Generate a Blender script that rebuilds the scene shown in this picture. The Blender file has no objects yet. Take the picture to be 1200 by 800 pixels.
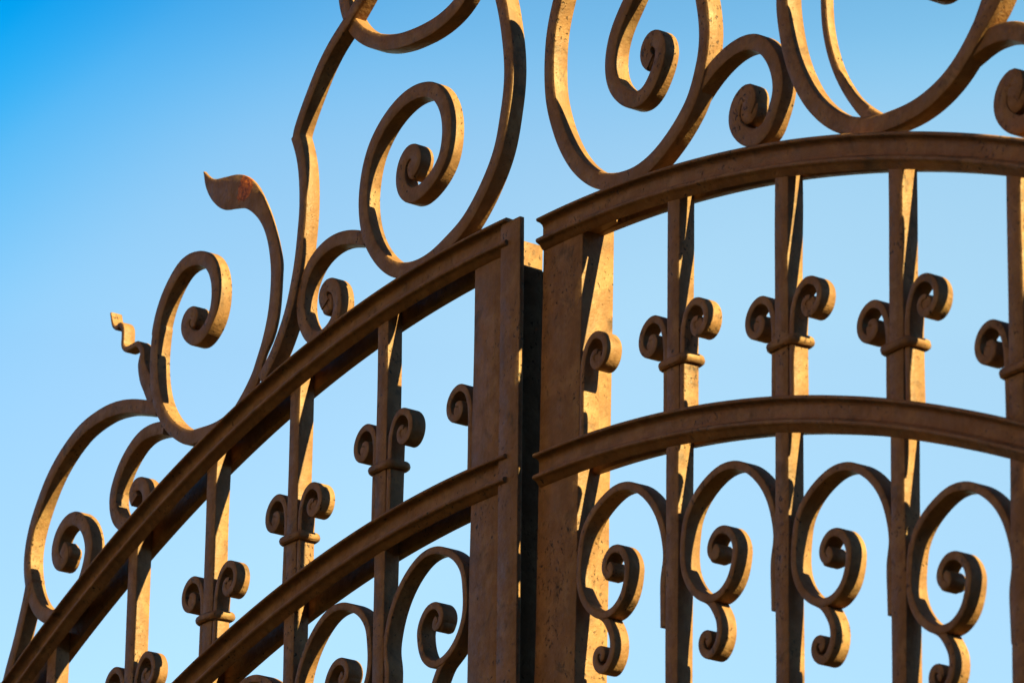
import bpy, bmesh, math, random
from mathutils import Vector, noise as mnoise

random.seed(7)
R = math.radians
S = 0.15                      # bar spacing in metres: the unit of the pattern below
EYE = 1.62                    # eye height of the photographer
CAM = (20.529, -14.846, -9.642)   # camera in pattern units
ZB = EYE - CAM[2] * S         # height of pattern level 0 above the ground

scene = bpy.context.scene
COL = scene.collection

# ------------------------------------------------------------------ materials
def nn(nt, kind, **kw):
    n = nt.nodes.new(kind)
    for k, v in kw.items():
        setattr(n, k, v)
    return n

def ramp(nt, stops, fac):
    r = nn(nt, 'ShaderNodeValToRGB')
    e = r.color_ramp.elements
    while len(e) < len(stops):
        e.new(0.5)
    for el, (p, c) in zip(e, stops):
        el.position = p
        el.color = (*c, 1) if len(c) == 3 else c
    nt.links.new(fac, r.inputs['Fac'])
    return r

def mixc(nt, a, b, fac, mode='MIX'):
    m = nn(nt, 'ShaderNodeMix', data_type='RGBA', blend_type=mode)
    for sock, v in ((m.inputs[6], a), (m.inputs[7], b), (m.inputs[0], fac)):
        if hasattr(v, 'is_output'):
            nt.links.new(v, sock)
        else:
            sock.default_value = v if not isinstance(v, tuple) else (*v, 1)
    return m.outputs[2]

def paint_material(name, base, rust_spot=None, pit=1.0, spec=0.20):
    m = bpy.data.materials.new(name)
    m.use_nodes = True
    nt = m.node_tree
    nt.nodes.clear()
    L = nt.links
    outn = nn(nt, 'ShaderNodeOutputMaterial')
    bsdf = nn(nt, 'ShaderNodeBsdfPrincipled')
    L.new(bsdf.outputs[0], outn.inputs[0])
    geo = nn(nt, 'ShaderNodeNewGeometry')
    pos = geo.outputs['Position']

    def noise(scale, detail=4, rough=0.55, vec=pos, dist=0.0):
        n = nn(nt, 'ShaderNodeTexNoise')
        n.inputs['Scale'].default_value = scale
        n.inputs['Detail'].default_value = detail
        n.inputs['Roughness'].default_value = rough
        n.inputs['Distortion'].default_value = dist
        L.new(vec, n.inputs['Vector'])
        return n.outputs['Fac']
    # broad tone variation of the old paint
    big = noise(22, 5, 0.6)
    tone = ramp(nt, [(0.28, tuple(c * 0.82 for c in base)), (0.5, base),
                     (0.74, tuple(min(1, c * t) for c, t in zip(base, (1.28, 1.3, 1.25))))], big)
    col = tone.outputs['Color']
    fine = noise(160, 3, 0.6)
    fr = ramp(nt, [(0.3, (0.84, 0.84, 0.84)), (0.7, (1.12, 1.12, 1.12))], fine)
    col = mixc(nt, col, fr.outputs['Color'], 0.8, 'MULTIPLY')
    # rain streaks: noise pulled long in the vertical
    mp = nn(nt, 'ShaderNodeMapping')
    mp.inputs['Scale'].default_value = (120, 120, 14)
    L.new(pos, mp.inputs['Vector'])
    st = noise(1.0, 4, 0.6, mp.outputs['Vector'])
    sr = ramp(nt, [(0.52, (0, 0, 0)), (0.70, (1, 1, 1))], st)
    col = mixc(nt, col, (0.040, 0.018, 0.008), nn_mul(nt, sr.outputs['Color'], 0.22))
    # chalky, sun-bleached patches of the top coat
    ch = ramp(nt, [(0.50, (0, 0, 0)), (0.66, (1, 1, 1))], noise(44, 6, 0.68, dist=0.3))
    col = mixc(nt, col, tuple(c * k for c, k in zip(base, (1.35, 1.65, 1.75))), nn_mul(nt, ch.outputs['Color'], 0.55))
    # grime that has settled in blotches
    gr = ramp(nt, [(0.58, (0, 0, 0)), (0.70, (1, 1, 1))], noise(34, 6, 0.62, dist=0.6))
    col = mixc(nt, col, (0.022, 0.013, 0.008), nn_mul(nt, gr.outputs['Color'], 0.55))
    # sparse rust blooms
    rs = ramp(nt, [(0.66, (0, 0, 0)), (0.73, (1, 1, 1))], noise(52, 5, 0.65))
    col = mixc(nt, col, (0.16, 0.040, 0.008), nn_mul(nt, rs.outputs['Color'], 0.55))
    # pits: small dark craters of uneven size and shape where the paint popped, in clusters
    clus = ramp(nt, [(0.46, (0, 0, 0)), (0.58, (1, 1, 1))], noise(11, 4, 0.6))
    def specks(scale, lo, hi, dist):
        mpp = nn(nt, 'ShaderNodeMapping')
        mpp.inputs['Scale'].default_value = (1, 1, 0.7)
        L.new(pos, mpp.inputs['Vector'])
        return ramp(nt, [(lo, (0, 0, 0)), (hi, (1, 1, 1))], noise(scale, 2.5, 0.55, mpp.outputs['Vector'], dist)).outputs['Color']
    def times(a, b):
        m_ = nn(nt, 'ShaderNodeMath', operation='MULTIPLY')
        L.new(a, m_.inputs[0]); L.new(b, m_.inputs[1])
        return m_.outputs[0]
    def biggest(a, b):
        m_ = nn(nt, 'ShaderNodeMath', operation='MAXIMUM')
        L.new(a, m_.inputs[0]); L.new(b, m_.inputs[1])
        return m_.outputs[0]
    pitm = biggest(times(specks(300, 0.61, 0.67, 0.3), clus.outputs['Color']), specks(140, 0.71, 0.75, 0.4))
    sel3 = nn(nt, 'ShaderNodeMath', operation='MULTIPLY')
    L.new(pitm, sel3.inputs[0])
    sel3.inputs[1].default_value = 0.85 * pit
    col = mixc(nt, col, (0.018, 0.008, 0.004), sel3.outputs[0])
    if rust_spot:
        # the bare rusty patch on the leaf tip: a blotch with ragged edges at one place
        (cx, cy, cz), rad = rust_spot
        vs = nn(nt, 'ShaderNodeVectorMath', operation='DISTANCE')
        L.new(pos, vs.inputs[0])
        vs.inputs[1].default_value = (cx, cy, cz)
        wob = nn(nt, 'ShaderNodeMath', operation='MULTIPLY_ADD')
        L.new(noise(170, 5, 0.7), wob.inputs[0])
        wob.inputs[1].default_value = rad * 1.6
        wob.inputs[2].default_value = -rad * 0.8
        dd = nn(nt, 'ShaderNodeMath', operation='ADD')
        L.new(vs.outputs['Value'], dd.inputs[0])
        L.new(wob.outputs[0], dd.inputs[1])
        dv = nn(nt, 'ShaderNodeMath', operation='DIVIDE')
        L.new(dd.outputs[0], dv.inputs[0])
        dv.inputs[1].default_value = rad * 2
        rm = ramp(nt, [(0.42, (1, 1, 1)), (0.50, (0, 0, 0))], dv.outputs[0])
        rc = ramp(nt, [(0.34, (0.035, 0.010, 0.004)), (0.47, (0.36, 0.060, 0.006)), (0.62, (0.60, 0.140, 0.014))], noise(230, 4, 0.7))
        col = mixc(nt, col, rc.outputs['Color'], nn_mul(nt, rm.outputs['Color'], 0.95))
    L.new(col, bsdf.inputs['Base Color'])
    rr = ramp(nt, [(0.3, (0.46, 0.46, 0.46)), (0.7, (0.66, 0.66, 0.66))], noise(60, 4, 0.6))
    L.new(rr.outputs['Color'], bsdf.inputs['Roughness'])
    bsdf.inputs['Specular IOR Level'].default_value = spec
    # bumps: hammered lumps + paint orange-peel + pits
    b1 = nn(nt, 'ShaderNodeBump')
    b1.inputs['Strength'].default_value = 0.5
    b1.inputs['Distance'].default_value = 0.003
    L.new(noise(70, 4, 0.6), b1.inputs['Height'])
    b2 = nn(nt, 'ShaderNodeBump')
    b2.inputs['Strength'].default_value = 0.45
    b2.inputs['Distance'].default_value = 0.0008
    L.new(noise(420, 3, 0.6), b2.inputs['Height'])
    L.new(b1.outputs[0], b2.inputs['Normal'])
    b3 = nn(nt, 'ShaderNodeBump', invert=True)
    b3.inputs['Strength'].default_value = 0.8
    b3.inputs['Distance'].default_value = 0.0008
    L.new(sel3.outputs[0], b3.inputs['Height'])
    L.new(b2.outputs[0], b3.inputs['Normal'])
    L.new(b3.outputs[0], bsdf.inputs['Normal'])
    return m

def nn_mul(nt, sock, k):
    m = nn(nt, 'ShaderNodeMath', operation='MULTIPLY')
    nt.links.new(sock, m.inputs[0])
    m.inputs[1].default_value = k
    return m.outputs[0]

BASE = (0.198, 0.084, 0.034)
RUST_AT = ((-3.0398 * S, 0.046 * S, 1.6492 * S + ZB), 0.0150)
PAINT = paint_material('aged_brown_paint', BASE)
GAP_SHADE = paint_material('gap_shade_paint', (0.065, 0.038, 0.022), spec=0.03)  # near-black colour stands in for shade between the leaves

# ------------------------------------------------------------------ mesh helpers
def link_mesh(name, bm, mat, parent):
    bmesh.ops.recalc_face_normals(bm, faces=bm.faces)
    me = bpy.data.meshes.new(name)
    bm.to_mesh(me)
    bm.free()
    me.materials.append(mat)
    for p in me.polygons:
        p.use_smooth = True
    me.set_sharp_from_angle(angle=R(34))
    o = bpy.data.objects.new(name, me)
    COL.objects.link(o)
    if parent:
        o.parent = parent
    return o

def catmull(pts, step):
    P = [Vector(p) for p in pts]
    P = [P[0] * 2 - P[1]] + P + [P[-1] * 2 - P[-2]]
    out, par = [], []
    n = len(P) - 3
    for i in range(n):
        p0, p1, p2, p3 = P[i:i + 4]
        d = [max(1e-5, (b - a).length) ** 0.5 for a, b in ((p0, p1), (p1, p2), (p2, p3))]
        t0, t1 = 0.0, d[0]
        t2, t3 = t1 + d[1], t1 + d[1] + d[2]
        k = max(2, int((p2 - p1).length / step))
        for j in range(k):
            t = t1 + (t2 - t1) * j / k
            a1 = p0 * ((t1 - t) / (t1 - t0)) + p1 * ((t - t0) / (t1 - t0))
            a2 = p1 * ((t2 - t) / (t2 - t1)) + p2 * ((t - t1) / (t2 - t1))
            a3 = p2 * ((t3 - t) / (t3 - t2)) + p3 * ((t - t2) / (t3 - t2))
            b1 = a1 * ((t2 - t) / (t2 - t0)) + a2 * ((t - t0) / (t2 - t0))
            b2 = a2 * ((t3 - t) / (t3 - t1)) + a3 * ((t - t1) / (t3 - t1))
            out.append(b1 * ((t2 - t) / (t2 - t1)) + b2 * ((t - t1) / (t2 - t1)))
            par.append((i + j / k) / n)
    out.append(P[-2].copy())
    par.append(1.0)
    return out, par

def resample(pts, par, step):
    L = [0.0]
    for a, b in zip(pts, pts[1:]):
        L.append(L[-1] + (b - a).length)
    n = max(3, int(L[-1] / step))
    o, q, k = [], [], 0
    for i in range(n + 1):
        t = L[-1] * i / n
        while k < len(L) - 2 and L[k + 1] < t:
            k += 1
        f = (t - L[k]) / max(1e-9, L[k + 1] - L[k])
        o.append(pts[k].lerp(pts[k + 1], f))
        q.append(par[k] * (1 - f) + par[k + 1] * f)
    return o, q

def smooth(pts, times):
    for _ in range(times):
        q = [p.copy() for p in pts]
        for i in range(1, len(pts) - 1):
            q[i] = pts[i] * 0.5 + (pts[i - 1] + pts[i + 1]) * 0.25
        pts = q
    return pts

def wat(w, t):
    if not isinstance(w, (list, tuple)):
        return w
    x = t * (len(w) - 1)
    i = min(int(x), len(w) - 2)
    return w[i] + (w[i + 1] - w[i]) * (x - i)

def rect_ring(a0, a1, y0, y1, r):
    """rounded rectangle in (across, depth): list of (a, y)"""
    r = min(r, (a1 - a0) * 0.45, (y1 - y0) * 0.45)
    pts = []
    for cx, cy, st in ((a1 - r, y1 - r, 0), (a0 + r, y1 - r, 90), (a0 + r, y0 + r, 180), (a1 - r, y0 + r, 270)):
        for k in range(3):
            an = R(st + 45 * k)
            pts.append((cx + r * math.cos(an), cy + r * math.sin(an)))
    return pts

def skin(bm, rings):
    vs = [[bm.verts.new(p) for p in ring] for ring in rings]
    n = len(vs[0])
    for a, b in zip(vs, vs[1:]):
        for i in range(n):
            j = (i + 1) % n
            bm.faces.new((a[i], a[j], b[j], b[i]))
    bm.faces.new(vs[0][::-1])
    bm.faces.new(vs[-1])

def sweep(bm, pts, w, y0, y1, off=(0, 0), mirror=False, bevel=0.010, sm=5, rough=1.0, step=0.02, seed=0.0, end_w=None):
    """a forged flat bar following a line in the gate's plane"""
    c, par = catmull(pts, step * 0.5)
    c, par = resample(c, par, step)
    c0 = smooth(c, sm)
    if sm >= 6:
        # long sweeps are evened out further, tight curls keep their shape
        c1 = smooth(c0, 40)
        c = []
        m = len(c0)
        for i in range(m):
            a_, b_ = c0[max(i - 3, 0)], c0[min(i + 3, m - 1)]
            t1, t2 = c0[i] - a_, b_ - c0[i]
            k_ = abs(t1.angle_signed(t2, 0.0)) / max(1e-6, (t1.length + t2.length) / 2) if 0 < i < m - 1 else 9
            c.append((i, min(1.0, max(0.0, (1 / max(k_, 1e-4) - 0.16) / 0.22))))
        w_ = [x[1] for x in c]
        for _ in range(30):
            w_ = [(w_[max(i - 1, 0)] + w_[i] * 2 + w_[min(i + 1, m - 1)]) / 4 for i in range(m)]
        c = [c0[i].lerp(c1[i], w_[i]) for i in range(m)]
    else:
        c = c0
    n = len(c)
    rings = []
    for i in range(n):
        t = (c[min(i + 1, n - 1)] - c[max(i - 1, 0)]).normalized()
        nv = Vector((-t.y, t.x))
        # radius of curvature limits the inner offset
        if 2 <= i < n - 2:
            t1 = (c[i] - c[i - 2]); t2 = (c[i + 2] - c[i])
            ang = t1.angle_signed(t2, 0.0)
            kap = abs(ang) / max(1e-6, (t1.length + t2.length) / 2)
            lim = 0.9 / kap if kap > 1e-4 else 9
            left_turn = ang < 0          # mathutils: clockwise positive
        else:
            lim, left_turn = 9, True
        s = i * step
        j1 = mnoise.noise(Vector((s * 2.6, seed * 7.3, 0.5))) * 0.020 * rough
        j2 = mnoise.noise(Vector((s * 7.0, seed * 3.1, 9.5))) * 0.016 * rough
        hw = wat(w, par[i]) * 0.5 * (1 + j1 + j2)
        sh = mnoise.noise(Vector((s * 3.5, seed * 5.9, 4.5))) * 0.0025 * rough
        hl = min(hw, lim) if left_turn else hw
        hr = hw if left_turn else min(hw, lim)
        dy = mnoise.noise(Vector((s * 4.0, seed * 2.7, 14.5))) * 0.0015 * rough
        ring = []
        for a, y in rect_ring(-hr, hl, y0 + dy, y1 + dy, bevel):
            q = c[i] + nv * (a + sh)
            x = q.x + off[0]
            x = -x if mirror else x
            ring.append((x * S, y * S, (q.y + off[1]) * S + ZB))
        rings.append(ring)
    skin(bm, rings)

def disc(bm, x, z, r, y0, y1, off=(0, 0), mirror=False):
    """solid rounded eye forged at the heart of a scroll"""
    prof = [(0.0, y0 + 0.002), (r * 0.45, y0), (r * 0.82, y0 + 0.003), (r * 0.97, y0 + 0.012), (r, y0 + 0.03), (r, y1 - 0.012), (r * 0.9, y1), (0.0, y1)]
    n = 28
    rows = []
    for rr, y in prof:
        row = []
        for k in range(n):
            an = 2 * math.pi * k / n
            q = rr * (1 + 0.05 * math.sin(2 * an + z * 9))
            px = x + q * math.cos(an) + off[0]
            row.append(bm.verts.new(((-px if mirror else px) * S, y * S, (z + q * math.sin(an) + off[1]) * S + ZB)))
            if rr == 0.0:
                break
        rows.append(row)
    for a, b in zip(rows, rows[1:]):
        for i in range(n):
            j = (i + 1) % n
            if len(a) == 1:
                bm.faces.new((a[0], b[i], b[j]))
            elif len(b) == 1:
                bm.faces.new((a[i], a[j], b[0]))
            else:
                bm.faces.new((a[i], a[j], b[j], b[i]))

def ribbon(bm, up, lo, y0, y1, bevel=0.008):
    a, pa = catmull(up, 0.01)
    b, pb = catmull(lo, 0.01)
    n = 140
    def even(c):
        L = [0.0]
        for p, q in zip(c, c[1:]):
            L.append(L[-1] + (q - p).length)
        o, k = [], 0
        for i in range(n + 1):
            t = L[-1] * i / n
            while k < len(L) - 2 and L[k + 1] < t:
                k += 1
            o.append(c[k].lerp(c[k + 1], (t - L[k]) / max(1e-9, L[k + 1] - L[k])))
        return smooth(o, 3)
    a, b = even(a), even(b)
    rings = []
    for p, q in zip(a[1:], b[1:]):
        m = (p + q) / 2
        h = (p - q).length / 2
        d = (p - q).normalized() if h > 1e-6 else Vector((0, 1))
        rings.append([((m.x + d.x * e) * S, y * S, (m.y + d.y * e) * S + ZB)
                      for e, y in rect_ring(-h, h, y0, y1, bevel)])
    skin(bm, rings)

def bar_box(bm, x0, x1, y0, y1, z0, z1, dx_low=0.0, bevel=0.008, seed=0.0, rough=1.0, step=0.06):
    """an upright square bar, slightly uneven, in pattern units; dx_low moves its foot sideways"""
    n = max(2, int((z1 - z0) / step))
    rings = []
    for i in range(n + 1):
        z = z1 + (z0 - z1) * i / n
        sx = dx_low * (z1 - z)
        e = 0.0035 * rough
        j = [mnoise.noise(Vector((z * 1.9, seed + 3.7 * k, 2.2))) * e for k in range(4)]
        rings.append([((a + sx) * S, y * S, z * S + ZB)
                      for a, y in rect_ring(x0 + j[0], x1 + j[1], y0 + j[2] * 0.6, y1 + j[3] * 0.6, bevel)])
    skin(bm, rings)

def moulding(bm, prof, curve, x0, x1, step=0.05):
    """a rolled section following an arched rail: prof is a closed list of (depth, height along the rail's normal)"""
    n = max(3, int(abs(x1 - x0) / step))
    rings = []
    for i in range(n + 1):
        x = x0 + (x1 - x0) * i / n
        z, sl = curve(x)
        q = 1 / math.hypot(1, sl)
        nx, nz = -sl * q, q
        jj = mnoise.noise(Vector((x * 1.7, z, 3.3))) * 0.0022
        rings.append([((x + nx * h) * S, (y + jj) * S, (z + nz * (h + jj)) * S + ZB) for y, h in prof])
    skin(bm, rings)

# ------------------------------------------------------------------ pattern data (gate-plane coordinates, unit = bar spacing)
CREST_LINES = {
    'S1': (0.009, 0.105, [(-4.014,0.318),(-4.185,0.374),(-4.428,0.448),(-4.687,0.481),(-4.842,0.470),(-5.027,0.441),(-5.192,0.368),(-5.362,0.260),(-5.480,0.145),(-5.562,0.034),(-5.638,-0.091),(-5.695,-0.240),(-5.709,-0.380),(-5.697,-0.437),(-5.655,-0.581),(-5.567,-0.744),(-5.417,-0.858),(-5.255,-0.896),(-5.119,-0.866),(-4.996,-0.792),(-4.909,-0.710),(-4.881,-0.646),(-4.841,-0.524),(-4.850,-0.429),(-4.928,-0.292),(-5.061,-0.209),(-5.183,-0.214),(-5.273,-0.277),(-5.312,-0.362),(-5.300,-0.451),(-5.232,-0.519),(-5.172,-0.500),(-5.170,-0.435),(-5.217,-0.400)]),
    'S1stem': (0.006, 0.1, [(-6.041,-1.647),(-5.949,-1.338),(-5.865,-1.121),(-5.791,-0.977),(-5.729,-0.801),(-5.687,-0.688),(-5.655,-0.600),(-5.651,-0.525)]),
    'S2': (0.013, 0.1, [(-3.916,0.152),(-3.992,0.170),(-4.109,0.186),(-4.258,0.165),(-4.378,0.093),(-4.473,0.015),(-4.531,-0.092),(-4.554,-0.121),(-4.561,-0.231),(-4.514,-0.355),(-4.402,-0.439),(-4.266,-0.464),(-4.153,-0.418),(-4.107,-0.337),(-4.121,-0.250),(-4.198,-0.177),(-4.282,-0.181),(-4.302,-0.241),(-4.267,-0.287)]),
    'S3': (-0.003, [0.050,0.090,0.107,0.107,0.107,0.107,0.107,0.107,0.107,0.107,0.107,0.107,0.107,0.107,0.107,0.107,0.107,0.107,0.107,0.107,0.107,0.107], [(-2.816,0.093),(-2.876,0.046),(-2.939,0.009),(-3.078,-0.035),(-3.267,-0.053),(-3.461,-0.028),(-3.516,-0.041),(-3.659,0.020),(-3.814,0.126),(-3.940,0.263),(-4.018,0.396),(-4.062,0.565),(-4.074,0.682),(-4.066,0.821),(-4.038,0.956),(-4.071,0.838),(-4.051,0.966),(-3.999,1.083),(-3.907,1.185),(-3.782,1.285),(-3.643,1.310),(-3.509,1.279),(-3.408,1.229),(-3.318,1.108),(-3.291,1.006),(-3.291,0.903),(-3.313,0.816),(-3.387,0.726),(-3.497,0.679),(-3.606,0.719),(-3.678,0.801),(-3.676,0.875),(-3.595,0.899),(-3.543,0.851),(-3.582,0.829)]),
    'twist': (0.010, [0.120,0.140,0.120,0.090,0.055,0.045,0.045,0.045,0.045,0.045,0.045,0.040,0.035,0.030,0.020], [(-4.080,0.394),(-4.130,0.493),(-4.215,0.611),(-4.258,0.718),(-4.253,0.802),(-4.322,0.877),(-4.399,0.879),(-4.476,0.882),(-4.519,0.925),(-4.521,1.002),(-4.531,1.058),(-4.572,1.094),(-4.626,1.086),(-4.668,1.117),(-4.707,1.221)]),
    'S4': (-0.006, 0.098, [(-2.370,1.815),(-2.300,1.675),(-2.259,1.532),(-2.241,1.369),(-2.231,1.200),(-2.245,1.113),(-2.254,1.006),(-2.273,0.866),(-2.307,0.749),(-2.330,0.652),(-2.376,0.530),(-2.460,0.391),(-2.552,0.263),(-2.684,0.156)]),
    'S4up': (-0.002, 0.095, [(-1.345,2.876),(-1.504,2.673),(-1.649,2.551),(-1.809,2.430),(-1.979,2.330),(-2.124,2.179),(-2.243,2.013),(-2.365,1.814),(-2.357,1.784)]),
    'S5': (0.010, 0.1, [(-1.503,0.801),(-1.593,0.836),(-1.698,0.877),(-1.864,0.908),(-2.035,0.884),(-2.145,0.826),(-2.209,0.750),(-2.242,0.696),(-2.259,0.593),(-2.253,0.491),(-2.209,0.388),(-2.128,0.293),(-1.998,0.256),(-1.896,0.289),(-1.825,0.357),(-1.807,0.441),(-1.827,0.537),(-1.900,0.605),(-1.975,0.603),(-1.999,0.543),(-1.958,0.477)]),
    'S6': (-0.002, 0.107, [(-0.980,3.081),(-0.532,2.665),(-0.183,2.293),(-0.026,1.967),(0.015,1.811),(0.050,1.645),(0.069,1.463),(0.065,1.301),(0.027,1.151),(-0.017,0.968),(-0.112,0.808),(-0.244,0.665),(-0.404,0.537),(-0.541,0.492),(-0.697,0.430),(-0.865,0.411),(-1.026,0.427),(-1.191,0.492),(-1.331,0.611),(-1.444,0.752),(-1.510,0.904),(-1.537,1.056),(-1.533,1.175),(-1.509,1.300),(-1.452,1.427),(-1.353,1.527),(-1.191,1.618),(-1.019,1.659),(-0.846,1.640),(-0.740,1.592),(-0.667,1.513),(-0.606,1.386),(-0.592,1.239),(-0.619,1.106),(-0.690,1.012),(-0.801,0.947),(-0.932,0.918),(-1.048,0.967),(-1.106,1.063),(-1.092,1.189),(-1.012,1.253),(-0.944,1.224),(-0.922,1.146),(-0.987,1.102)]),
    'S7': (0.020, 0.11, [(-1.780,2.918),(-1.894,2.771),(-1.866,2.616),(-1.822,2.502),(-1.762,2.415),(-1.659,2.309),(-1.536,2.228),(-1.354,2.141),(-1.190,2.096),(-0.971,2.071),(-0.784,2.069),(-0.614,2.099),(-0.503,2.145),(-0.316,2.318)]),
    'S8a': (0.000, 0.11, [(0.965,2.541),(0.634,2.409),(0.352,2.208),(0.140,2.013),(0.022,1.793),(-0.032,1.638),(-0.056,1.472),(-0.055,1.298),(-0.039,1.136),(0.006,1.015),(0.070,0.856),(0.146,0.729),(0.255,0.591),(0.402,0.467),(0.533,0.399),(0.676,0.361),(0.830,0.345),(0.946,0.356),(1.054,0.395),(1.191,0.469),(1.309,0.553),(1.402,0.640),(1.464,0.781),(1.513,0.896),(1.525,1.024),(1.521,1.147),(1.488,1.259),(1.413,1.538),(1.185,1.793),(0.954,1.738),(0.766,1.522),(0.641,1.396),(0.578,1.259),(0.571,1.125),(0.616,0.997),(0.721,0.887),(0.851,0.829),(0.961,0.855),(1.046,0.949),(1.092,1.033),(1.087,1.119),(1.035,1.180),(0.976,1.186),(0.932,1.134),(0.946,1.056),(0.986,1.031)]),
    'S9': (0.012, [0.040,0.090,0.100,0.100,0.100,0.100,0.100,0.100,0.100,0.100,0.100,0.100,0.100,0.110,0.110,0.110,0.110,0.110,0.110,0.130,0.130,0.110], [(1.331,0.610),(1.399,0.686),(1.467,0.737),(1.623,0.814),(1.737,0.848),(1.864,0.858),(1.976,0.828),(2.074,0.760),(2.156,0.646),(2.199,0.518),(2.195,0.407),(2.139,0.314),(2.119,0.257),(2.036,0.213),(1.935,0.218),(1.834,0.288),(1.784,0.378),(1.796,0.463),(1.853,0.521),(1.913,0.520),(1.936,0.463),(1.900,0.403)]),
    'S10': (-0.006, [0.112,0.112,0.112,0.112,0.112,0.112,0.112,0.112,0.112,0.112,0.112,0.112,0.112,0.112,0.112,0.112,0.125,0.160,0.190,0.180,0.140,0.112,0.112,0.112,0.112,0.112,0.112,0.112,0.112], [(2.416,1.407),(2.280,1.186),(2.254,0.978),(2.276,0.819),(2.318,0.632),(2.390,0.452),(2.503,0.265),(2.647,0.116),(2.804,0.006),(2.982,-0.065),(3.158,-0.098),(3.188,-0.093),(3.362,-0.106),(3.565,-0.073),(3.723,-0.006),(3.853,0.090),(3.962,0.204),(4.042,0.286),(4.144,0.441),(4.180,0.657),(4.006,0.929),(3.722,0.935),(3.500,0.784),(3.496,0.629),(3.610,0.536),(3.725,0.555),(3.844,0.707),(3.805,0.851),(3.705,0.863)]),
    'S11': (0.000, [0.058,0.058,0.058,0.058,0.058,0.058,0.065,0.085,0.100], [(2.793,1.211),(2.637,1.055),(2.630,0.843),(2.634,0.682),(2.683,0.484),(2.771,0.295),(2.881,0.132),(2.998,0.007),(3.151,-0.104)]),
    'S12': (0.010, [0.030,0.060,0.090,0.100,0.110,0.110,0.110,0.110,0.110,0.110,0.110,0.110,0.110,0.110,0.110,0.110,0.110,0.110,0.130,0.130,0.110], [(3.633,-0.011),(3.748,0.040),(3.849,0.086),(3.948,0.122),(4.046,0.132),(4.143,0.121),(4.238,0.087),(4.318,0.040),(4.433,-0.060),(4.468,-0.181),(4.461,-0.286),(4.408,-0.376),(4.389,-0.430),(4.313,-0.474),(4.222,-0.470),(4.133,-0.405),(4.090,-0.321),(4.104,-0.240),(4.156,-0.184),(4.211,-0.184),(4.230,-0.237),(4.196,-0.295)]),
    'S10b': (-0.001, [0.040,0.090,0.110,0.110,0.110,0.110], [(3.861,0.089),(3.990,0.155),(4.103,0.215),(4.216,0.275),(4.365,0.412),(4.489,0.617)]),
    'ring': (0.004, 0.05, [(2.141,-2.657),(2.138,-2.548),(2.136,-2.375),(2.160,-2.247),(2.144,-2.130),(2.098,-2.000),(2.025,-1.889),(1.918,-1.792),(1.795,-1.731),(1.665,-1.719),(1.527,-1.763),(1.416,-1.837),(1.350,-1.928),(1.325,-2.038),(1.317,-2.151),(1.333,-2.244),(1.382,-2.336),(1.465,-2.413),(1.562,-2.454),(1.657,-2.450),(1.739,-2.395),(1.780,-2.318),(1.797,-2.234),(1.797,-2.209),(1.774,-2.150),(1.715,-2.092),(1.637,-2.081),(1.582,-2.120),(1.564,-2.173),(1.596,-2.223),(1.637,-2.222),(1.637,-2.187),(1.610,-2.167)]),
    'tail': (0.010, 0.052, [(1.492,-2.427),(1.561,-2.470),(1.609,-2.530),(1.643,-2.599),(1.647,-2.678),(1.619,-2.741),(1.568,-2.778),(1.506,-2.755),(1.480,-2.701),(1.499,-2.657),(1.547,-2.659),(1.557,-2.697),(1.533,-2.709)]),
}
LEAF_UPPER = [(-3.602,1.966),(-3.471,1.861),(-3.305,1.822),(-3.157,1.794),(-3.025,1.737),(-2.907,1.642),(-2.795,1.494),(-2.698,1.333),(-2.607,1.128),(-2.553,0.955),(-2.553,0.915),(-2.562,0.689),(-2.579,0.574),(-2.632,0.444),(-2.719,0.341),(-2.768,0.219),(-2.840,0.130),(-2.945,0.059),(-3.068,0.010)]
LEAF_LOWER = [(-3.602,1.966),(-3.558,1.822),(-3.458,1.685),(-3.321,1.584),(-3.173,1.545),(-3.033,1.502),(-2.858,1.364),(-2.753,1.201),(-2.693,0.997),(-2.682,0.862),(-2.700,0.656),(-2.758,0.471),(-2.821,0.352),(-2.865,0.273),(-2.924,0.207),(-2.983,0.151),(-3.088,0.070)]
EYE_DISCS = {'S1': (-5.162, -0.448, 0.058), 'S3': (-3.585, 0.840, 0.062), 'S5': (-1.946, 0.477, 0.072), 'S6': (-0.976, 1.128, 0.078), 'S8a': (0.956, 1.053, 0.060), 'S9': (1.902, 0.421, 0.092), 'S12': (4.195, -0.288, 0.095)}

def quad(a, b, c):
    return lambda x: (a * x * x + b * x + c, 2 * a * x + b)

RAIL = {('R', 'top'): quad(-0.0478, -0.0130, 0.1968), ('R', 'mid'): quad(-0.0530, -0.0073, -1.3294),
        ('L', 'top'): quad(-0.0506, -0.0061, 0.2583), ('L', 'mid'): quad(-0.0512, -0.0027, -1.2874)}
RAIL[('R', 'low')] = RAIL[('L', 'low')] = quad(0.0, 0.0, -18.9)

def arc(cx, cy, r, a0, a1, n):
    return [(cx + r * math.cos(R(a0 + (a1 - a0) * i / n)), cy + r * math.sin(R(a0 + (a1 - a0) * i / n))) for i in range(n + 1)]

def front_profile(top):
    """top flange with a rounded nose, deep hollow web, lower bead, tapering underside"""
    n = top - 0.012
    p = [(0.003, top - 0.002), (-0.030, top)]
    p += arc(-0.048, n, 0.012, 90, 270, 6)              # flange nose
    p += [(-0.030, top - 0.027), (-0.014, top - 0.036), (-0.005, top - 0.052), (-0.005, 0.052)]
    p += [(-0.009, 0.032), (-0.022, 0.020)]
    p += arc(-0.044, 0.002, 0.0165, 70, 265, 7)         # bead
    p += [(-0.026, -0.024), (-0.012, -0.044), (0.003, -0.052)]
    return p

def empty(name, loc, rz, label, cat):
    o = bpy.data.objects.new(name, None)
    COL.objects.link(o)
    o.location = loc
    o.rotation_euler = (0, 0, rz)
    o.empty_display_size = 0.3
    o['label'] = label
    o['category'] = cat
    return o

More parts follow.
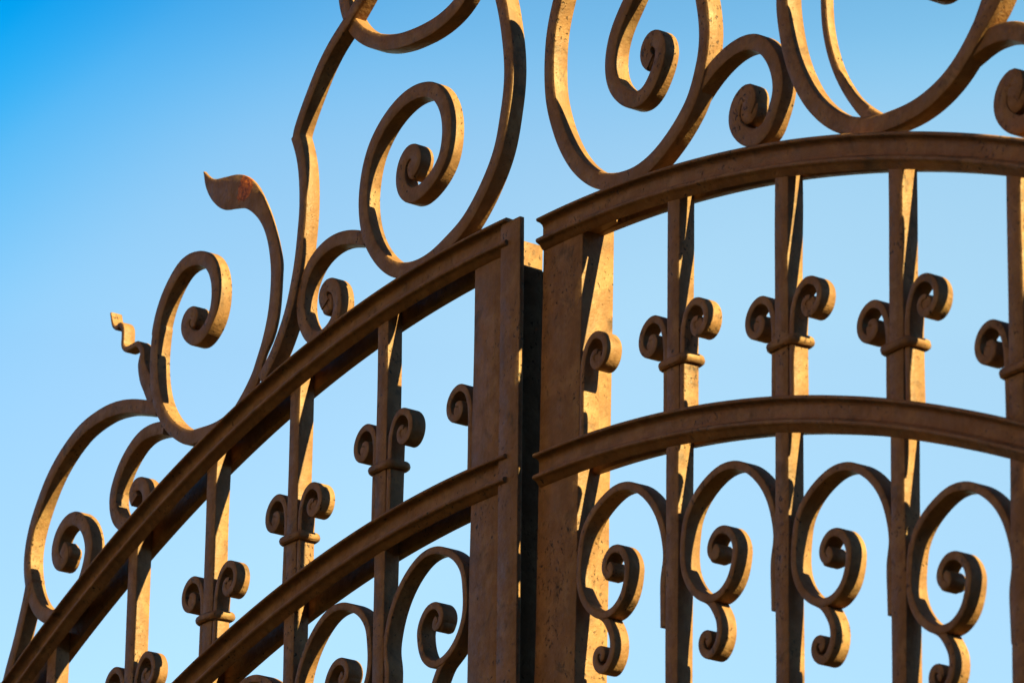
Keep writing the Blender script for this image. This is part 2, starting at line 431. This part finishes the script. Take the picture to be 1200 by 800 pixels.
BAR_W = 0.112
SCROLL = [(0.024, -0.55), (0.024, -0.30), (0.024, 0.0), (0.025, 0.10), (0.036, 0.19), (0.078, 0.280), (0.145, 0.318),
          (0.215, 0.296), (0.257, 0.235), (0.252, 0.168), (0.215, 0.126), (0.168, 0.118), (0.130, 0.145),
          (0.124, 0.185), (0.150, 0.212), (0.182, 0.205)]
SCROLL_W = [0.046] * 6 + [0.050] * 5 + [0.050, 0.046, 0.042, 0.04, 0.03]

def collar_scroll(parent, x, z, mirror, foot, seed, dep=0.108, y0=0.003):
    """flat strip riding up the bar and curling outward over the collar"""
    bm = bmesh.new()
    pts = [(a, b if b > -0.2 else foot * (1 if b < -0.5 else 0.5)) for a, b in SCROLL]
    k = 1 + (random.random() - 0.5) * 0.08
    k2 = 1 + (random.random() - 0.5) * 0.09
    sk = (random.random() - 0.5) * 0.10
    pts = [((a * k + (b - 0.1) * sk) if b > 0.1 else a, b * (1 if b < 0 else k2)) for a, b in pts]
    sweep(bm, pts, SCROLL_W, y0, y0 + dep, off=((-x if mirror else x), z), mirror=mirror, bevel=0.008, sm=2, step=0.012, seed=seed)
    disc(bm, 0.168 * k + 0.072 * sk, 0.172 * k2, 0.050, y0 + 0.005, y0 + dep - 0.004, off=((-x if mirror else x), z), mirror=mirror)
    return link_mesh('scroll', bm, PAINT, parent)

def collar(parent, x0, x1, y0, y1, z, seed):
    """rounded band forged round the bar and both strips"""
    bm = bmesh.new()
    g, r = 0.012, 0.030
    path = []
    for cx, cy, st in ((x1 + g - .03, y1 + g - .03, 0), (x0 - g + .03, y1 + g - .03, 90), (x0 - g + .03, y0 - g + .03, 180), (x1 + g - .03, y0 - g + .03, 270)):
        for k in range(4):
            an = R(st + 30 * k)
            path.append(Vector((cx + .03 * math.cos(an), cy + .03 * math.sin(an))))
    # subdivide straight runs so the band can be uneven
    full = []
    for a, b in zip(path, path[1:] + path[:1]):
        m = max(1, int((b - a).length / 0.03))
        full += [a.lerp(b, i / m) for i in range(m)]
    n = len(full)
    rings = []
    for i, p in enumerate(full):
        t = (full[(i + 1) % n] - full[i - 1]).normalized()
        nv = Vector((t.y, -t.x))
        dz = mnoise.noise(Vector((p.x * 6, p.y * 6, seed))) * 0.010
        rr = r * (1 + mnoise.noise(Vector((p.x * 9, p.y * 9, seed + 4))) * 0.12)
        ring = []
        for k in range(10):
            an = 2 * math.pi * k / 10
            q = p + nv * (rr * 0.85 * math.cos(an))
            ring.append((q.x * S, q.y * S, (z + dz + rr * math.sin(an)) * S + ZB))
        rings.append(ring)
    vs = [[bm.verts.new(p) for p in ring] for ring in rings]
    for a, b in zip(vs, vs[1:] + vs[:1]):
        for i in range(10):
            j = (i + 1) % 10
            bm.faces.new((a[i], a[j], b[j], b[i]))
    return link_mesh('collar', bm, PAINT, parent)

# ------------------------------------------------------------------ the two leaves
# left edge of each bar: (x, level) near the top and (x, level) lower down - none is quite plumb
BARS = {('R', 1): (1.176, -.223, 1.172, -1.598), ('R', 2): (2.186, -.328, 2.178, -1.788), ('R', 3): (3.184, -.620, 3.167, -2.10),
        ('R', 4): (4.149, -.854, 4.121, -2.422), ('L', 1): (-1.303, -.071, -1.278, -1.522), ('L', 2): (-2.306, -.163, -2.290, -1.567),
        ('L', 3): (-3.294, -.621, -3.280, -1.6), ('L', 4): (-4.266, -.99, -4.256, -1.8)}
COLLAR = {('R', 1): -.953, ('R', 2): -1.129, ('R', 3): -1.432, ('R', 4): -1.838,
          ('L', 1): -.838, ('L', 2): -1.060, ('L', 3): -1.370, ('L', 4): -1.78}
BOTTOM = -18.9

def build_leaf(side, root):
    sg = 1 if side == 'R' else -1
    top, mid = RAIL[(side, 'top')], RAIL[(side, 'mid')]
    xe = 7.62 * sg
    # rails ------------------------------------------------------
    starts = {'top': -0.085 if side == 'R' else 0.135, 'mid': -0.085 if side == 'R' else 0.160}
    for key in ('top', 'mid', 'low'):
        cv = RAIL[(side, key)]
        bm = bmesh.new()
        x0 = starts.get(key, 0.0)
        moulding(bm, front_profile(0.151 if side == 'R' else 0.163), cv, x0, xe)
        rail = link_mesh({'top': 'top_rail', 'mid': 'middle_rail', 'low': 'bottom_rail'}[key], bm, PAINT, root)
        bm = bmesh.new()
        d = 0.0 if side == 'R' else -0.035
        hh = 0.140 if side == 'R' else 0.205
        prof = rect_ring(0.1085, 0.168, -0.030 + d, -0.030 + d + hh, 0.008)
        moulding(bm, prof, cv, 0.28 if side == 'R' else -0.24, xe)
        link_mesh('back_strip', bm, PAINT, rail)
        if side == 'R' and key == 'top':
            bm = bmesh.new()
            bar_box(bm, 0.320, 0.560, 0.004, 0.107, cv(0.45)[0] - 0.026, cv(0.5)[0] + 0.110, bevel=0.004, seed=21, step=0.04)
            link_mesh('added_shade_block', bm, PAINT, rail)  # block added between the strips to keep sunlight off the stile
    # meeting stile ----------------------------------------------
    bm = bmesh.new()
    if side == 'R':
        bar_box(bm, -0.092, 0.318, 0.004, 0.245, BOTTOM - .3, top(0)[0] + 0.145, dx_low=-0.012, bevel=0.010, rough=1.2)
        st = link_mesh('meeting_stile', bm, PAINT, root)
        collar_scroll(st, 0.300, -0.875, False, -0.36, 3.3, dep=0.115)
    else:
        bar_box(bm, -0.262, 0.105, 0.004, 0.265, BOTTOM - .3, 0.315, bevel=0.010, rough=1.2, seed=5)
        st = link_mesh('meeting_stile', bm, PAINT, root)
        bm = bmesh.new()
        bar_box(bm, 0.060, 0.262, -0.034, 0.0, BOTTOM - .3, 0.395, dx_low=0.010, bevel=0.006, seed=8)
        link_mesh('cover_strip', bm, PAINT, st)
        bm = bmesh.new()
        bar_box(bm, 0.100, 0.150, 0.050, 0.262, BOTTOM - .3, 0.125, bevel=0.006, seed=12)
        link_mesh('gap_shade_strip', bm, GAP_SHADE, st)  # added strip whose dark colour paints the shade in the meeting gap
        collar_scroll(st, -0.258, -0.84, True, -0.42, 4.4, dep=0.115)
    # hinge stile ------------------------------------------------
    bm = bmesh.new()
    a, b = sorted((7.2 * sg, 7.6 * sg))
    bar_box(bm, a, b, 0.004, 0.245, -10.75 * 1.95, top(7.4 * sg)[0] + 0.145, bevel=0.010, seed=9)
    link_mesh('hinge_stile', bm, PAINT, root)
    # bars with collars and scrolls ------------------------------
    for k in range(1, 7):
        d = (1.18 + 0.99 * (k - 1)) if side == 'R' else -(1.2 + (k - 1)) - BAR_W
        xa, za, xb, zb = BARS.get((side, k), (d, 0, d, -1))
        lean = (xb - xa) / (za - zb)
        xl = xa - lean * (top(xa)[0] + 0.10 - za)
        xm = xl + BAR_W / 2
        zt = top(xm)[0] + 0.10
        bm = bmesh.new()
        bar_box(bm, xl - 0.009, xl + BAR_W, -0.001, 0.113, BOTTOM, zt, dx_low=lean, bevel=0.009, seed=k * 2.3 + sg, rough=1.6)
        bar = link_mesh('bar', bm, PAINT, root)
        zc = COLLAR.get((side, k), mid(xm)[0] + 0.44)
        xs = xl + lean * (zt - zc)
        foot = mid(xm)[0] + 0.10 - zc
        collar(bar, xs - 0.048, xs + BAR_W + 0.048, 0.006, 0.118, zc, k + 10 * sg)
        collar_scroll(bar, xs + BAR_W, zc, False, foot, k * 1.7 + sg)
        collar_scroll(bar, xs, zc, True, foot, k * 2.9 + sg)
    # ring scrolls hanging in each bay below the middle rail -----
    ry, rw, rp = CREST_LINES['ring']
    ty, tw, tp = CREST_LINES['tail']
    faces = [0.272 if side == 'R' else 0.262]
    for k in range(1, 7):
        d = (1.18 + 0.99 * (k - 1)) if side == 'R' else -(1.2 + (k - 1)) - BAR_W
        xb = BARS.get((side, k), (d, 0, d, -1))[2]
        faces += sorted((xb * sg, (xb + BAR_W) * sg))
    for b in range(6):
        bm = bmesh.new()
        xm = (faces[2 * b] + faces[2 * b + 1]) / 2
        dx = xm - 1.731
        dz = mid(xm * sg)[0] - RAIL[('R', 'mid')](1.731)[0] - 0.028 * max(0, b - 1)
        vx, vz = 1 + (random.random() - 0.5) * 0.03, 1 + (random.random() - 0.5) * 0.03
        warp = lambda q: (1.731 + (q[0] - 1.731) * vx, -1.70 + (q[1] + 1.70) * vz)
        rp, tp = [warp(q) for q in CREST_LINES['ring'][2]], [warp(q) for q in CREST_LINES['tail'][2]]
        sweep(bm, rp, rw, ry, ry + 0.115, off=(dx, dz), mirror=(sg < 0), bevel=0.008, sm=3, step=0.014, seed=b + 20 * sg)
        sweep(bm, tp, tw, ty, ty + 0.110, off=(dx, dz), mirror=(sg < 0), bevel=0.008, sm=2, step=0.012, seed=b + 31 * sg)
        disc(bm, rp[-1][0] - 0.012, rp[-1][1] - 0.035, 0.050, ry + 0.006, ry + 0.108, off=(dx, dz), mirror=(sg < 0))
        link_mesh('ring_scroll', bm, PAINT, root)

left = empty('gate_leaf', (0, 0, 0), 0,
             'brown wrought iron gate leaf whose crest carries a rusty leaf tip and wavy tendril', 'gate')
right = empty('gate_leaf', (0.47685 * S, 0.04964 * S, 0), R(-0.99112),
              'brown wrought iron gate leaf with sunlit bars and stile, no leaf tip on its crest', 'gate')
left['group'] = right['group'] = 'leaves of the double gate'
build_leaf('L', left)
build_leaf('R', right)

# ------------------------------------------------------------------ crest scrollwork
PAINT_RUST = paint_material('aged_brown_paint_with_bare_rust', BASE, rust_spot=RUST_AT)

def crest(name, keys, root, dep=0.110, leaf=False):
    bm = bmesh.new()
    for i, key in enumerate(keys):
        y, w, pts = CREST_LINES[key]
        d = {'S11': 0.06, 'twist': 0.095}.get(key, dep)
        sweep(bm, pts, w, y, y + d, bevel=0.012, sm=6 if key not in ('twist',) else 1, step=0.02 if key != 'twist' else 0.01, seed=hash_of(key), rough=0.8)
        if key in EYE_DISCS:
            ex, ez, er = EYE_DISCS[key]
            disc(bm, ex, ez, er, y + 0.007, y + d - 0.004)
    if leaf:
        ribbon(bm, LEAF_UPPER, LEAF_LOWER, 0.046, 0.072)
    return link_mesh(name, bm, PAINT_RUST if leaf else PAINT, root)

BANK_H = 17.0

def hash_of(s):
    return sum((i + 1) * ord(c) for i, c in enumerate(s)) % 97 * 0.37

crest('crest_scroll', ['S1'], left)
crest('crest_stem', ['S1stem'], left)
crest('crest_scroll', ['S2'], left)
o = crest('crest_scroll', ['S3'], left, leaf=True)
o['label'] = 'scroll ending in a leaf tip with a bare rusty patch'
o = crest('tendril', ['twist'], left)
o['label'] = 'small wavy twisted tendril'
o = crest('crest_stem', ['S4', 'S4up'], left)
crest('crest_scroll', ['S5'], left)
crest('crest_scroll', ['S6'], left)
crest('crest_scroll', ['S7'], left)
crest('crest_scroll', ['S8a'], right)
crest('crest_scroll', ['S9'], right)
crest('crest_scroll', ['S10'], right)
crest('inner_arc', ['S11'], right)
crest('crest_scroll', ['S12'], right)

# ------------------------------------------------------------------ ground
bm = bmesh.new()
bmesh.ops.create_grid(bm, x_segments=8, y_segments=8, size=600)
gm = bpy.data.materials.new('dark_asphalt')
gm.use_nodes = True
nt = gm.node_tree
bs = nt.nodes['Principled BSDF']
geo = nn(nt, 'ShaderNodeNewGeometry')
tn = nn(nt, 'ShaderNodeTexNoise')
tn.inputs['Scale'].default_value = 3.0
tn.inputs['Detail'].default_value = 8
nt.links.new(geo.outputs['Position'], tn.inputs['Vector'])
gr = ramp(nt, [(0.3, (0.016, 0.013, 0.009)), (0.7, (0.028, 0.022, 0.015))], tn.outputs['Fac'])
nt.links.new(gr.outputs['Color'], bs.inputs['Base Color'])
bs.inputs['Roughness'].default_value = 0.9
bs.inputs['Specular IOR Level'].default_value = 0.0
g = link_mesh('ground', bm, gm, None)
g['kind'] = 'structure'
g['label'] = 'dark asphalt ground under the gate'
g['category'] = 'ground'

# added unseen banks: dark one blocks low sky, sunlit one fills the gate fronts
def bank(name, a0, a1, n, c0, c1, label, height, darkening=False):
    bm = bmesh.new()
    rows = []
    for i in range(n + 1):
        an = R(a0 + (a1 - a0) * i / n)
        ease = min(1, 0.15 + i / 8, 0.15 + (n - i) / 8)
        row = []
        for j in range(15):
            f = j / 14
            rad = 16 + 60 * f
            h = height * ease * (math.sin(min(1, f * 1.7) * math.pi / 2)) ** 1.3
            p = Vector((rad * math.cos(an), rad * math.sin(an), 0))
            h *= 1 + 0.22 * mnoise.noise(p * 0.06) + 0.08 * mnoise.noise(p * 0.25)
            row.append(bm.verts.new((p.x, p.y, h - 0.3 - (0.2 if j == 0 else 0.0))))
        rows.append(row)
    for a_, b_ in zip(rows, rows[1:]):
        for j in range(14):
            bm.faces.new((a_[j], a_[j + 1], b_[j + 1], b_[j]))
    hm = bpy.data.materials.new(name + '_surface')
    hm.use_nodes = True
    nt = hm.node_tree
    bs = nt.nodes['Principled BSDF']
    geo = nn(nt, 'ShaderNodeNewGeometry')
    tn = nn(nt, 'ShaderNodeTexNoise')
    tn.inputs['Scale'].default_value = 0.35
    tn.inputs['Detail'].default_value = 8
    nt.links.new(geo.outputs['Position'], tn.inputs['Vector'])
    hr_ = ramp(nt, [(0.35, c0), (0.65, c1)], tn.outputs['Fac'])
    colour = hr_.outputs['Color']
    if darkening:  # dark foot added so the fill reaches the gate from higher up
        sp = nn(nt, 'ShaderNodeSeparateXYZ')
        nt.links.new(geo.outputs['Position'], sp.inputs[0])
        jit = nn(nt, 'ShaderNodeMath', operation='MULTIPLY_ADD')
        nt.links.new(tn.outputs['Fac'], jit.inputs[0])
        jit.inputs[1].default_value = 6.0
        nt.links.new(sp.outputs['Z'], jit.inputs[2])
        mr = nn(nt, 'ShaderNodeMapRange')
        nt.links.new(jit.outputs[0], mr.inputs[0])
        mr.inputs[1].default_value, mr.inputs[2].default_value = 10.0, 11.0
        colour = mixc(nt, (0.02, 0.024, 0.012), colour, mr.outputs[0])
    nt.links.new(colour, bs.inputs['Base Color'])
    bs.inputs['Roughness'].default_value = 0.95
    bs.inputs['Specular IOR Level'].default_value = 0.0
    hl = link_mesh(name, bm, hm, None)
    hl['kind'] = 'structure'
    hl['label'] = label
    hl['category'] = name

bank('added_sky_blocker', 62, -72, 66, (0.010, 0.012, 0.006), (0.022, 0.024, 0.012), 'added unseen dark bank blocking low sky towards the sun', 17.0)
bank('added_fill_bank', -70, -158, 46, (0.50, 0.285, 0.165), (0.74, 0.44, 0.27), 'added unseen fill bank with darkened foot', 27.0, True)

# ------------------------------------------------------------------ sky and sun
SKY_TINT = (1.24, 1.29, 1.0)
SKY_AXIS = (0.1588, 0.6700, -0.7251)
SUN = Vector((1.0, 0.12, 0.65)).normalized()
elev = math.asin(SUN.z)
world = bpy.data.worlds.new('World')
scene.world = world
world.use_nodes = True
nt = world.node_tree
bg = nt.nodes['Background']
sky = nn(nt, 'ShaderNodeTexSky', sky_type='NISHITA')
sky.sun_disc = False
sky.sun_elevation = elev
sky.sun_rotation = math.atan2(SUN.x, SUN.y)
sky.altitude = 200
sky.air_density = 1.0
sky.dust_density = 0.1
sky.ozone_density = 2.0
# the blue deepens with height and away from the sun, as it does under a clear sky
tc = nn(nt, 'ShaderNodeTexCoord')
tint = mixc(nt, sky.outputs[0], SKY_TINT, 1.0, 'MULTIPLY')

def along(axis, lo, hi):
    d = nn(nt, 'ShaderNodeVectorMath', operation='DOT_PRODUCT')
    nt.links.new(tc.outputs['Generated'], d.inputs[0])
    d.inputs[1].default_value = axis
    m = nn(nt, 'ShaderNodeMapRange')
    nt.links.new(d.outputs['Value'], m.inputs[0])
    m.inputs[1].default_value, m.inputs[2].default_value = lo, hi
    return m.outputs[0]
high = along((0, 0, 1), 0.259, 0.695)
deep1 = ramp(nt, [(0.0, (0.76, 0.77, 0.84)), (0.19, (0.98, 0.96, 0.94)), (0.225, (0.98, 0.97, 0.945)), (0.291, (0.97, 0.98, 0.97)), (0.346, (0.60, 0.91, 1.0)), (0.43, (0.36, 0.64, 0.80)), (0.75, (0.16, 0.22, 0.28)), (1.0, (0.12, 0.16, 0.21))], high)
tint = mixc(nt, tint, deep1.outputs['Color'], 1.0, 'MULTIPLY')
side = along(SKY_AXIS, -0.135, 0.015)
deep2 = ramp(nt, [(0.0, (0.0, 0.58, 0.98)), (0.07, (0.0, 0.60, 0.97)), (0.2, (0.24, 0.68, 0.96)), (0.42, (0.74, 0.84, 0.96)), (0.7, (0.84, 0.87, 0.96)), (1.0, (1.0, 0.98, 1.0))], side)
deep1.color_ramp.interpolation = deep2.color_ramp.interpolation = 'B_SPLINE'
tint = mixc(nt, tint, deep2.outputs['Color'], 1.0, 'MULTIPLY')
nt.links.new(tint, bg.inputs['Color'])
bg.inputs['Strength'].default_value = 0.053

sd = bpy.data.lights.new('sun', 'SUN')
sd.energy = 4.3
sd.angle = R(0.5)
sd.color = (1.0, 0.99, 0.45)
so = bpy.data.objects.new('sun', sd)
COL.objects.link(so)
so.rotation_euler = SUN.to_track_quat('Z', 'Y').to_euler()
so.location = (20, 5, 20)

# ------------------------------------------------------------------ camera
yaw, pit, rol = R(53.92548), R(20.15486), R(0.94539)
fw = Vector((-math.sin(yaw) * math.cos(pit), math.cos(yaw) * math.cos(pit), math.sin(pit)))
rt = Vector((math.cos(yaw), math.sin(yaw), 0))
up = rt.cross(fw)
r2 = rt * math.cos(rol) + up * math.sin(rol)
u2 = up * math.cos(rol) - rt * math.sin(rol)
from mathutils import Matrix
cd = bpy.data.cameras.new('camera')
co = bpy.data.objects.new('camera', cd)
COL.objects.link(co)
mw = Matrix((r2, u2, -fw)).transposed().to_4x4()
mw.translation = Vector((CAM[0] * S, CAM[1] * S, EYE))
co.matrix_world = mw
cd.sensor_width = 36
cd.lens = 5138.65 / 1200 * 36
cd.clip_start = 0.1
cd.clip_end = 3000
cd.dof.use_dof = True
cd.dof.focus_distance = 4.17
cd.dof.aperture_fstop = 16
scene.camera = co

scene.render.engine = 'CYCLES'
scene.cycles.max_bounces = 8
scene.cycles.use_denoising = True
vs = scene.view_settings
vs.view_transform = 'Standard'
vs.look = 'None'
vs.gamma = 1
vs.exposure = 2.2
scene.render.resolution_x, scene.render.resolution_y = 1024, 682
